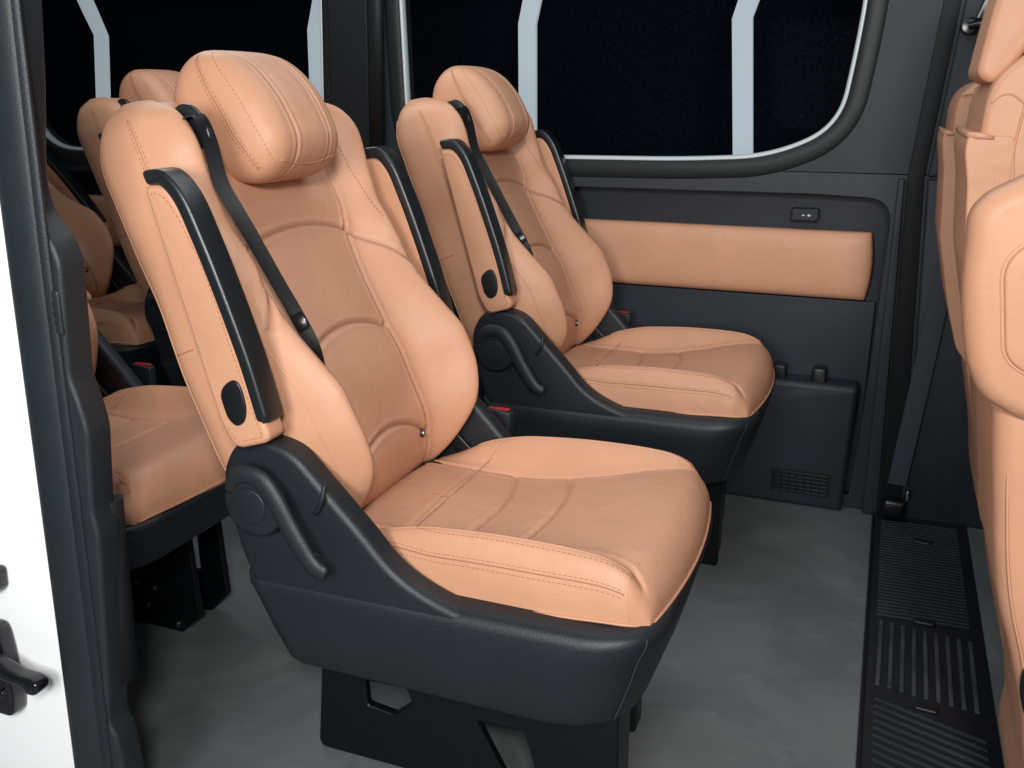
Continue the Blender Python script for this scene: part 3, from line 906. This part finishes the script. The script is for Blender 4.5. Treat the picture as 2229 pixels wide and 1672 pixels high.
# upper wall sheet with the two openings; lower sheet with the recess opening
upper = plate('upper_panel', [(-4.6, 1.024), (1.6, 1.024), (1.6, 2.0), (-4.6, 2.0)], [close(offs(winL, -.05)), close(offs(winR, -.05))], WY-.02, .02, TRIM_U, wall, .002); W3(upper)
REC = roundpoly([(-4.5, .04, .0), (-.010, .04, .0), (.006, .40, .02), (.018, .955, .075), (-.20, .962, .0), (-4.5, .945, .0)], .02, 8)
lower = plate('lower_panel', [(-4.6, .0), (1.6, .0), (1.6, 1.020), (-4.6, 1.020)], [close(REC)], WY-.018, .02, TRIM_L, wall, .004); W3(lower)
mb = MB(); box(mb, -4.6, .06, WY+.035, WY+.05, 0, .99, .002); W3(mb.build('recess_panel', TRIM_R, wall))
mb = MB(); box(mb, -4.6, 0.002, WY+.018, WY+.034, .02, .646, .004); W3(mb.build('lower_recess_panel', TRIM_L, wall))
def sweep_frame(name, loop, sec, m, y):
    P = np.stack([loop[:, 0], np.full(len(loop), y), loop[:, 1]], 1); mb = MB()
    sweep(mb, P, sec, up=(0, 1, 0), closed=True); o = mb.build(name, m, wall, recalc=True, angle=60); W3(o); return o
def resample(P, n=220):
    P = np.vstack([P, P[:1]]); s = np.concatenate([[0], np.cumsum(np.linalg.norm(np.diff(P, axis=0), axis=1))]); t = np.linspace(0, s[-1], n+1)[:-1]
    return np.stack([np.interp(t, s, P[:, 0]), np.interp(t, s, P[:, 1])], 1)
for wn in (winR, winL):
    lp = resample(wn)
    f = sweep_frame('window_frame', offs(lp, -.032), spline([(-.036, .03), (-.035, -.010), (-.026, -.022), (0, -.026), (.020, -.022), (.030, -.006), (.033, .04)], 4), FRAME, WY-.012)
    b = sweep_frame('window_bead', offs(lp, -.004), [(q[0], q[1]) for q in circ(.0085, 12, .016)], BEAD, WY-.016)
    mb = MB(); n = len(lp); mb.add(np.stack([lp[:, 0], np.full(n, WY+.02), lp[:, 1]], 1), [tuple(range(n))]); g = mb.build('window_pane', GLASS, wall, smooth=False); W3(g)
# dark pillar between the windows
mb = MB(); P = roundpoly([(-1.80, 1.0), (-1.64, 1.0), (-1.62, 2.0), (-1.78, 2.0)], .01)
extr(mb, P, WY-.055, WY-.02, .012, 4); W3(mb.build('pillar_cover', SEAL, wall, angle=50))
mb = MB(); sweep(mb, [(-1.625, WY-.045, .98), (-1.605, WY-.05, 1.6), (-1.60, WY-.05, 1.95)], circ(.030, 12, .018), up=(0, 1, 0)); W3(mb.build('pillar_edge', FRAME, wall))
# tan inlay, softly bulging
inl = Pillow(lambda x: .102-.0*x, -4.3, -.016, lambda A, B: .040-.55*A*A+0*B, lambda A, B: -.0+0*A, lambda A, B: .005+0*A, (0, WY+.03, .750), (0, 0, 1), (1, 0, 0), (0, -1, 0), nu=(8, 2.2), nv0=(200, 2.2), nv1=(120, 2.2), bow=.012)
mb = MB(); inl.mesh(mb, 40, 220); W3(mb.build('tan_inlay', LEA, wall))
# switch
mb = MB(); box(mb, -.262, -.182, WY-.000, WY+.036, .876, .914, .004, r=.008); sw = W3(mb.build('switch_plate', PLA_SIDE, wall, angle=50))
mb = MB(); box(mb, -.258, -.186, WY-.003, WY+.0, .880, .910, .0015, r=.006); o = mb.build('switch_rocker', TRIM_R, sw)
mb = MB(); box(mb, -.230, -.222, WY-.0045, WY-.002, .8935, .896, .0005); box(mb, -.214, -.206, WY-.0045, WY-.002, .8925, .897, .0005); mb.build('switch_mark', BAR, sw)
# lower box, hooks, seam, vent
mb = MB(); P = roundpoly([(-1.9, .0, 0), (-.030, .0, .0), (-.018, .405, .02), (-1.9, .395, 0)], .02, 5); extr(mb, P, WY-.075, WY+.02, .018, 5)
W3(mb.build('lower_box', TRIM_L, wall, angle=60))
for x in (-.252, -.135):
    mb = MB(); extr(mb, roundpoly([(x-.022, .395), (x+.022, .395), (x+.020, .445, .014), (x-.020, .445, .014)], .004), WY-.055, WY+.0, .006, 3); W3(mb.build('bag_hook', PLA_DK, wall, angle=50))
VX0, VX1, VZ0, VZ1 = -.238, -.078, .050, .112
mb = MB(); box(mb, VX0-.01, VX1+.01, WY-.0765, WY-.07, VZ0-.008, VZ1+.008, .001); vent = W3(mb.build('vent_grille', SEAL, wall))
mb = MB()
for i in range(6): z = VZ0+(VZ1-VZ0)*i/5; box(mb, VX0, VX1, WY-.081, WY-.074, z-.0016, z+.0016, .001)
for i in range(8): x = VX0+(VX1-VX0)*i/7; box(mb, x-.0016, x+.0016, WY-.0835, WY-.0745, VZ0, VZ1, .001)
mb.build('vent_slats', PLA_DK, vent)
# right-hand pillar: dark channel, trims
mb = MB(); extr(mb, [(.080, .0), (.142, .0), (.090, 1.02), (.165, 1.95), (.122, 1.95), (.046, 1.02)], WY-.040, WY-.02, .003, 2); W3(mb.build('door_seal', SEAL, wall, angle=40))
mb = MB(); extr(mb, roundpoly([(.150, .0), (1.5, .0), (1.5, 1.012), (.098, 1.012)], .006), WY-.050, WY-.02, .006, 3); W3(mb.build('pillar_lower_trim', TRIM_L, wall, angle=50))
mb = MB(); extr(mb, roundpoly([(.098, 1.018), (1.5, 1.018), (1.5, 1.95), (.175, 1.95)], .006), WY-.050, WY-.02, .006, 3); W3(mb.build('pillar_upper_trim', TRIM_U, wall, angle=50))
mb = MB(); extr(mb, roundpoly([(.030, 0), (.074, 0), (.040, 1.012), (.024, 1.012)], .004), WY-.062, WY-.02, .003, 3); W3(mb.build('pillar_rib', TRIM_L, wall, angle=50))

# ---- belt on the right pillar
bl = empty('front_seat_belt', (.2, 2.86, 0), 'dark grey seat belt hanging down the right pillar from its black anchor', 'seat belt')
def B3(o): o.location = (-.2, -2.86, 0); return o
mb = MB(); sweep(mb, spline([(.205, 2.86, 1.42), (.200, 2.865, 1.2), (.185, 2.87, .95), (.155, 2.87, .55), (.118, 2.865, .12)], 8), rrect(.052, .003, .001), up=(0, 1, 0))
B3(mb.build('webbing', WEB_G, bl, angle=40))
mb = MB(); sweep(mb, [(.150, 2.85, 1.405), (.175, 2.84, 1.41), (.25, 2.84, 1.415), (.27, 2.85, 1.42)], circ(.010, 10, .012), up=(0, 1, 0))
extr(mb, [(.150+.022*math.cos(a), 1.405+.022*math.sin(a)) for a in np.linspace(0, 6.28, 20)[:-1]], 2.845, 2.88, .005, 3)
extr(mb, roundpoly([(.16, 1.42), (.25, 1.42), (.225, 1.50), (.185, 1.50)], .01), 2.855, 2.875, .004, 3)
a = B3(mb.build('belt_anchor', HARD, bl, angle=50))
mb = MB(); box(mb, .192, .224, 2.846, 2.856, 1.425, 1.48, .002); mb.build('anchor_plate', CHROME, a)
mb = MB(); box(mb, .085, .150, 2.835, 2.875, .02, .075, .008); o = B3(mb.build('lower_anchor', HARD, bl, angle=50))
mb = MB(); box(mb, .146, .152, 2.830, 2.840, .085, .115, .001); mb.build('anchor_tab', CHROME, o)

# ---- pale bars outside the windows
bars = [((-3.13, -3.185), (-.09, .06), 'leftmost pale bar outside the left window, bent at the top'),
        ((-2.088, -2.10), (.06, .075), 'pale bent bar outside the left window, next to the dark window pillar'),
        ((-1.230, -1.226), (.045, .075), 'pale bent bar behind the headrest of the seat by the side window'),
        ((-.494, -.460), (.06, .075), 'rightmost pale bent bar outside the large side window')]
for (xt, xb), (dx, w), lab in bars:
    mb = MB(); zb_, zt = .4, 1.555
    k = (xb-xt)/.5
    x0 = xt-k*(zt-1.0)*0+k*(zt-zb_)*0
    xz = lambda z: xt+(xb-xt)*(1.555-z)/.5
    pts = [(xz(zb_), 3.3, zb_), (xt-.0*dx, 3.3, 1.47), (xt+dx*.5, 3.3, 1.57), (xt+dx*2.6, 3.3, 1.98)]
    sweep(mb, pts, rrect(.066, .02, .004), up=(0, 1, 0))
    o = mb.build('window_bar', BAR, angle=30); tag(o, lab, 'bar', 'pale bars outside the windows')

# ---- left door pillar, body and latch
PY = 1.05
pil = empty('door_pillar', (-1.12, PY, 0), 'dark grey moulded door pillar trim along the left edge', 'pillar')
def P3(o): o.location = (1.12, -PY, 0); return o
pout = [(-1.188, 0.0), (-1.08, 0.0), (-1.088, .124), (-1.094, .215), (-1.108, .245), (-1.100, .30), (-1.085, .45), (-1.072, .591), (-1.078, .63), (-1.064, .76), (-1.072, .80), (-1.084, .84), (-1.080, .90), (-1.072, 1.01), (-1.082, 1.04), (-1.112, 1.074), (-1.121, 1.11), (-1.119, 1.146), (-1.100, 1.25), (-1.085, 1.37), (-1.06, 1.8), (-1.13, 1.8), (-1.150, 1.13)]
mb = MB(); extr(mb, roundpoly([((p[0]+.0) , p[1])+tuple(p[2:]) for p in pout], .012, 4), PY-.05, PY, .008, 5); P3(mb.build('pillar_trim', PLA_SIDE, pil, angle=50))
# long moulded ridge on the outer side of the trim
mb = MB(); pth = spline([(-1.166, PY-.052, 0), (-1.148, PY-.052, .5), (-1.128, PY-.052, 1.13), (-1.115, PY-.052, 1.45), (-1.10, PY-.052, 1.8)], 10)
sweep(mb, pth, circ(.034, 18, .010), up=(0, 1, 0)); P3(mb.build('pillar_ridge', PLA_SIDE, pil))
mb = MB(); pth = spline([(-1.135, PY-.050, 0), (-1.118, PY-.050, .5), (-1.105, PY-.050, 1.0), (-1.090, PY-.050, 1.45), (-1.07, PY-.050, 1.8)], 10)
sweep(mb, pth, circ(.018, 14, .006), up=(0, 1, 0)); P3(mb.build('pillar_groove', PLA, pil))
mb = MB(); extr(mb, roundpoly([(-1.104, .912), (-1.082, .905), (-1.080, .972), (-1.102, .976)], .006), PY-.0535, PY-.03, .003, 3); sk = P3(mb.build('pillar_socket', PLA_SIDE, pil, angle=50))
mb = MB()
for z in (.925, .938, .952): box(mb, -1.092, -1.088, PY-.0555, PY-.048, z-.003, z+.003, .001)
mb.build('socket_slots', SEAL, sk)
mb = MB(); pin = [(-1.06, 1.40), (-1.085, 1.40), (-1.092, 1.25), (-1.112, 1.12), (-1.08, 1.03), (-1.07, 1.0), (-1.06, .70)]
sweep(mb, [(-1.086, PY+.0, .63), (-1.094, PY+.0, .45), (-1.103, PY+.0, .30)], circ(.014, 10, .02), up=(0, 1, 0)); P3(mb.build('door_gasket', SEAL, pil))

bod = empty('painted_van_shell', (-1.6, 1.05, 0), 'bright white painted van body edge at the far left', 'van body')
mb = MB(); extr(mb, roundpoly([(-1.188, -.2), (-1.191, .0), (-1.153, 1.13), (-1.16, 1.9), (-2.6, 1.9), (-2.6, -.2)], .002), 1.022, 1.045, .006, 3)
o = mb.build('body_panel', WHITE, bod, angle=50); o.location = (1.6, -1.05, 0)
def sc_(P): return roundpoly([(p[0]*.93, 1.24-.93*(1.24-p[1])) for p in P], .010, 4)
lat = empty('door_striker', (-1.35, 1.0, .24), 'black metal door striker hook bolted to the white body edge', 'door striker')
def L3(o): o.location = (1.35, -1.0, -.24); return o
mb = MB(); extr(mb, sc_([(-1.46, .13), (-1.412, .13), (-1.404, .17), (-1.408, .23), (-1.414, .295), (-1.422, .315), (-1.46, .315)]), .985, 1.022, .008, 3)
for z in (.185, .30): extr(mb, [((-1.418)*.93+.007*math.cos(a), 1.24-.93*(1.24-z)+.007*math.sin(a)) for a in np.linspace(0, 6.28, 13)[:-1]], .978, .99, .002, 2)
L3(mb.build('striker_plate', HARD, lat, angle=50))
mb = MB(); hk = sc_([(-1.425, .236), (-1.35, .232), (-1.334, .228), (-1.331, .219), (-1.312, .219), (-1.300, .230), (-1.300, .246), (-1.315, .252), (-1.355, .252), (-1.385, .262), (-1.425, .275)])
extr(mb, hk, .96, .990, .006, 3); L3(mb.build('striker_hook', HARD, lat, angle=50))
mb = MB(); extr(mb, sc_([(-1.46, .385), (-1.405, .385), (-1.402, .43), (-1.46, .43)]), .99, 1.022, .006, 3); L3(mb.build('striker_bumper', HARD, lat, angle=50))

# ---- front seats, seen from the side at the right edge
def frontseat(name, loc, label): return empty(name, loc, label, 'car seat', 'front row tan seats at the right edge')
def part(name, P, y0, y1, bev, m, par, seg=6, extra=None, mats=None):
    mb = MB(); extr(mb, P, y0, y1, bev, seg)
    if extra: extra(mb)
    o = mb.build(name, mats or m, par, angle=70); l = par.location; o.location = (-l.x, -l.y, -l.z); return o
def loc_(o, par): l = par.location; o.location = (-l.x, -l.y, -l.z); return o
def edge_pipe(par, pts, y, r=.0022):
    mb = MB(); P = spline([(p[0], y, p[1]) for p in pts], 6); sweep(mb, P, circ(r, 6), up=(0, 1, 0)); loc_(mb.build('piping', LEA, par), par)
# farthest
F3 = frontseat('front_row_chair', (.4, 2.6, 0), 'farthest front row seat back at the right edge, narrow sliver beside the dark pillar')
prof = spline([(.175, 1.268), (.142, 1.250), (.124, 1.215), (.122, 1.16), (.124, 1.08), (.132, .95), (.168, .80), (.222, .60), (.270, .40), (.315, .20), (.45, .18), (.45, .6), (.34, 1.1), (.25, 1.28)], 5, True)
part('backrest', prof, 2.42, 2.80, .014, LEA, F3)
part('seat_pocket', roundpoly([(.103, 1.130), (.105, 1.155), (.17, 1.155), (.22, .62), (.190, .66), (.160, .76), (.124, .92), (.114, 1.07)], .010), 2.418, 2.76, .004, LEA, F3)
mb = MB(); sweep(mb, [(.130, 2.417, 1.152), (.112, 2.418, 1.154), (.106, 2.44, 1.154), (.106, 2.6, 1.154), (.107, 2.74, 1.154)], circ(.0045, 12, .006), up=(0, 0, 1), scale=[.6, 1, 1, 1, 1]); loc_(mb.build('pocket_lip', LEA, F3), F3)
edge_pipe(F3, [(.130, 1.235), (.150, 1.238), (.175, 1.225), (.20, 1.20)], 2.419)
edge_pipe(F3, [(.150, 1.232), (.152, 1.12), (.156, .96), (.185, .82)], 2.419)
# middle
F2 = frontseat('front_row_chair', (.4, 2.0, 0), 'middle front row seat back at the right edge with pocket lip and headrest above')
prof = spline([(.225, 1.320), (.170, 1.285), (.142, 1.240), (.136, 1.16), (.138, 1.08), (.150, .95), (.170, .82), (.204, .68), (.238, .50), (.280, .32), (.335, .14), (.5, .10), (.5, .8), (.42, 1.2), (.31, 1.335)], 5, True)
part('backrest', prof, 1.84, 2.26, .014, LEA, F2)
part('seat_pocket', roundpoly([(.115, 1.145), (.117, 1.172), (.19, 1.172), (.25, .70), (.208, .72), (.166, .83), (.138, .95), (.126, 1.09)], .012), 1.838, 2.22, .004, LEA, F2)
mb = MB(); sweep(mb, [(.158, 1.836, 1.168), (.135, 1.836, 1.171), (.122, 1.842, 1.171), (.119, 1.86, 1.171), (.118, 2.0, 1.171), (.119, 2.2, 1.171)], circ(.0045, 12, .006), up=(0, 0, 1), scale=[.5, .9, 1, 1, 1, 1]); loc_(mb.build('pocket_lip', LEA, F2), F2)
edge_pipe(F2, [(.146, 1.225), (.158, 1.236), (.176, 1.238), (.198, 1.222)], 1.839, .0016)
edge_pipe(F2, [(.197, 1.222), (.190, 1.14), (.194, 1.00), (.210, .86), (.236, .70)], 1.839, .0022)
edge_pipe(F2, [(.168, 1.10), (.172, .98), (.192, .84)], 1.839, .0014)
part('headrest', roundpoly([(.120, 1.268, .022), (.150, 1.252, .03), (.190, 1.30, .03), (.30, 1.56, .02), (.165, 1.56, .02), (.134, 1.38, .03)], .03), 1.90, 2.16, .014, LEA, F2)
part('headrest_post', roundpoly([(.15, 1.22), (.18, 1.22), (.20, 1.33), (.17, 1.33)], .005), 1.96, 2.08, .004, PLA_DK, F2)
mb = MB(); sweep(mb, spline([(.180, 1.81, .90), (.187, 1.81, .80), (.207, 1.81, .70)], 6), circ(.011, 10), up=(0, 1, 0))
o = mb.build('grab_tube', mat('brushed_bronze', (.42, .30, .22), .35, .5, .5), F2); o.location = (-.4, -2.0, 0)
# nearest
F1 = frontseat('front_row_chair', (.4, 1.5, 0), 'nearest front row seat at the right edge, large rounded tan side panel with inset recess')
fr = roundpoly([(.104, 1.085, .03), (.122, 1.112, .02), (.30, 1.215, .05), (.42, 1.2), (.40, .80), (.21, .80, .05), (.150, .833, .03), (.130, .872, .03), (.110, .96, .1)], .03, 8)
mb = MB(); extr(mb, fr, 1.40, 1.48, .030, 7)
o = mb.build('side_panel', LEA, F1, angle=80); o.location = (-.4, -1.5, 0)
rc = roundpoly([(.150, 1.030, .03), (.235, 1.10, .02), (.30, 1.10), (.30, .868, .02), (.205, .872, .03), (.170, .895, .03)], .03, 8)
def rim(mb):
    lp = resample(rc, 120); sweep(mb, np.stack([lp[:, 0], np.full(120, 1.402), lp[:, 1]], 1), circ(.004, 8), up=(0, 1, 0), closed=True)
mb = MB(); extr(mb, offs(rc, .002), 1.394, 1.41, .004, 3); o = mb.build('inset_panel', LEA, F1, angle=60); o.location = (-.4, -1.5, 0)
mb = MB(); rim(mb); o = mb.build('inset_rim', LEA, F1); o.location = (-.4, -1.5, 0)
body = spline([(.170, .86), (.176, .78), (.190, .68), (.205, .58), (.222, .50), (.246, .43), (.275, .33), (.30, .20), (.33, .06), (.6, .06), (.6, .8), (.4, .9), (.22, .9)], 5, True)
mb = MB(); extr(mb, body, 1.425, 1.80, .035, 6)
for xs in ((0, 0), (.028, .012)):
    pass
pth = spline([(.196, 1.437, .80), (.205, 1.430, .70), (.222, 1.428, .58), (.240, 1.428, .50), (.262, 1.428, .43), (.285, 1.428, .33), (.31, 1.43, .2)], 6)
sweep(mb, pth, circ(.0022, 6), up=(0, 1, 0))
sweep(mb, pth+np.array([.030, -.002, .0]), circ(.0014, 6), up=(0, 1, 0))
o = mb.build('backrest', LEA, F1, angle=80); o.location = (-.4, -1.5, 0)
mb = MB(); extr(mb, [(.300+.036*math.cos(a), .40+.075*math.sin(a)) for a in np.linspace(0, 6.28, 33)[:-1]], 1.405, 1.44, .008, 4)
o = mb.build('side_knob', PLA_DK, F1, angle=60); o.location = (-.4, -1.5, 0)

# ================================================================== camera, light, world
cam = bpy.data.cameras.new('Camera'); co = bpy.data.objects.new('Camera', cam); C.objects.link(co)
pi_, ya = R(17.05), R(21.33)
fw = Vector((-math.sin(ya)*math.cos(pi_), math.cos(ya)*math.cos(pi_), -math.sin(pi_)))
co.location = (0, 0, CAMZ); co.rotation_euler = fw.to_track_quat('-Z', 'Y').to_euler()
cam.sensor_width = 36; cam.lens = 36*2048/2212; cam.clip_start = .02; cam.clip_end = 100
S.camera = co

def area(name, loc, tgt, size, power, col=(1, 1, 1), sy=None):
    l = bpy.data.lights.new(name, 'AREA'); l.energy = power; l.color = col; l.size = size
    if sy: l.shape = 'RECTANGLE'; l.size_y = sy
    o = bpy.data.objects.new(name, l); C.objects.link(o); o.location = loc
    o.rotation_euler = (Vector(tgt)-Vector(loc)).to_track_quat('-Z', 'Y').to_euler(); return o
area('flash_softbox', (.45, -.75, 2.0), (-.6, 1.9, .7), .35, 57, (1, .985, .965))
area('side_softbox', (-.45, -.75, 1.35), (-.7, 1.8, .5), .7, 35, (1, .99, .98))
area('roof_lamp', (-.5, 2.0, 2.05), (-.5, 2.0, 0), 1.1, 8, (.86, .95, 1), 1.0)
area('rear_fill', (-1.75, 2.1, 2.0), (-1.7, 2.1, 0), .7, 7, (.92, .96, 1))  # added fill to brighten the dark rear seats, no real fixture there
w = bpy.data.worlds.new('World'); S.world = w; w.use_nodes = True
w.node_tree.nodes['Background'].inputs[0].default_value = (.70, .80, .92, 1)
w.node_tree.nodes['Background'].inputs[1].default_value = .12
S.view_settings.view_transform = 'Standard'; S.view_settings.look = 'None'; S.view_settings.exposure = 0; S.view_settings.gamma = 1
S.render.engine = 'CYCLES'
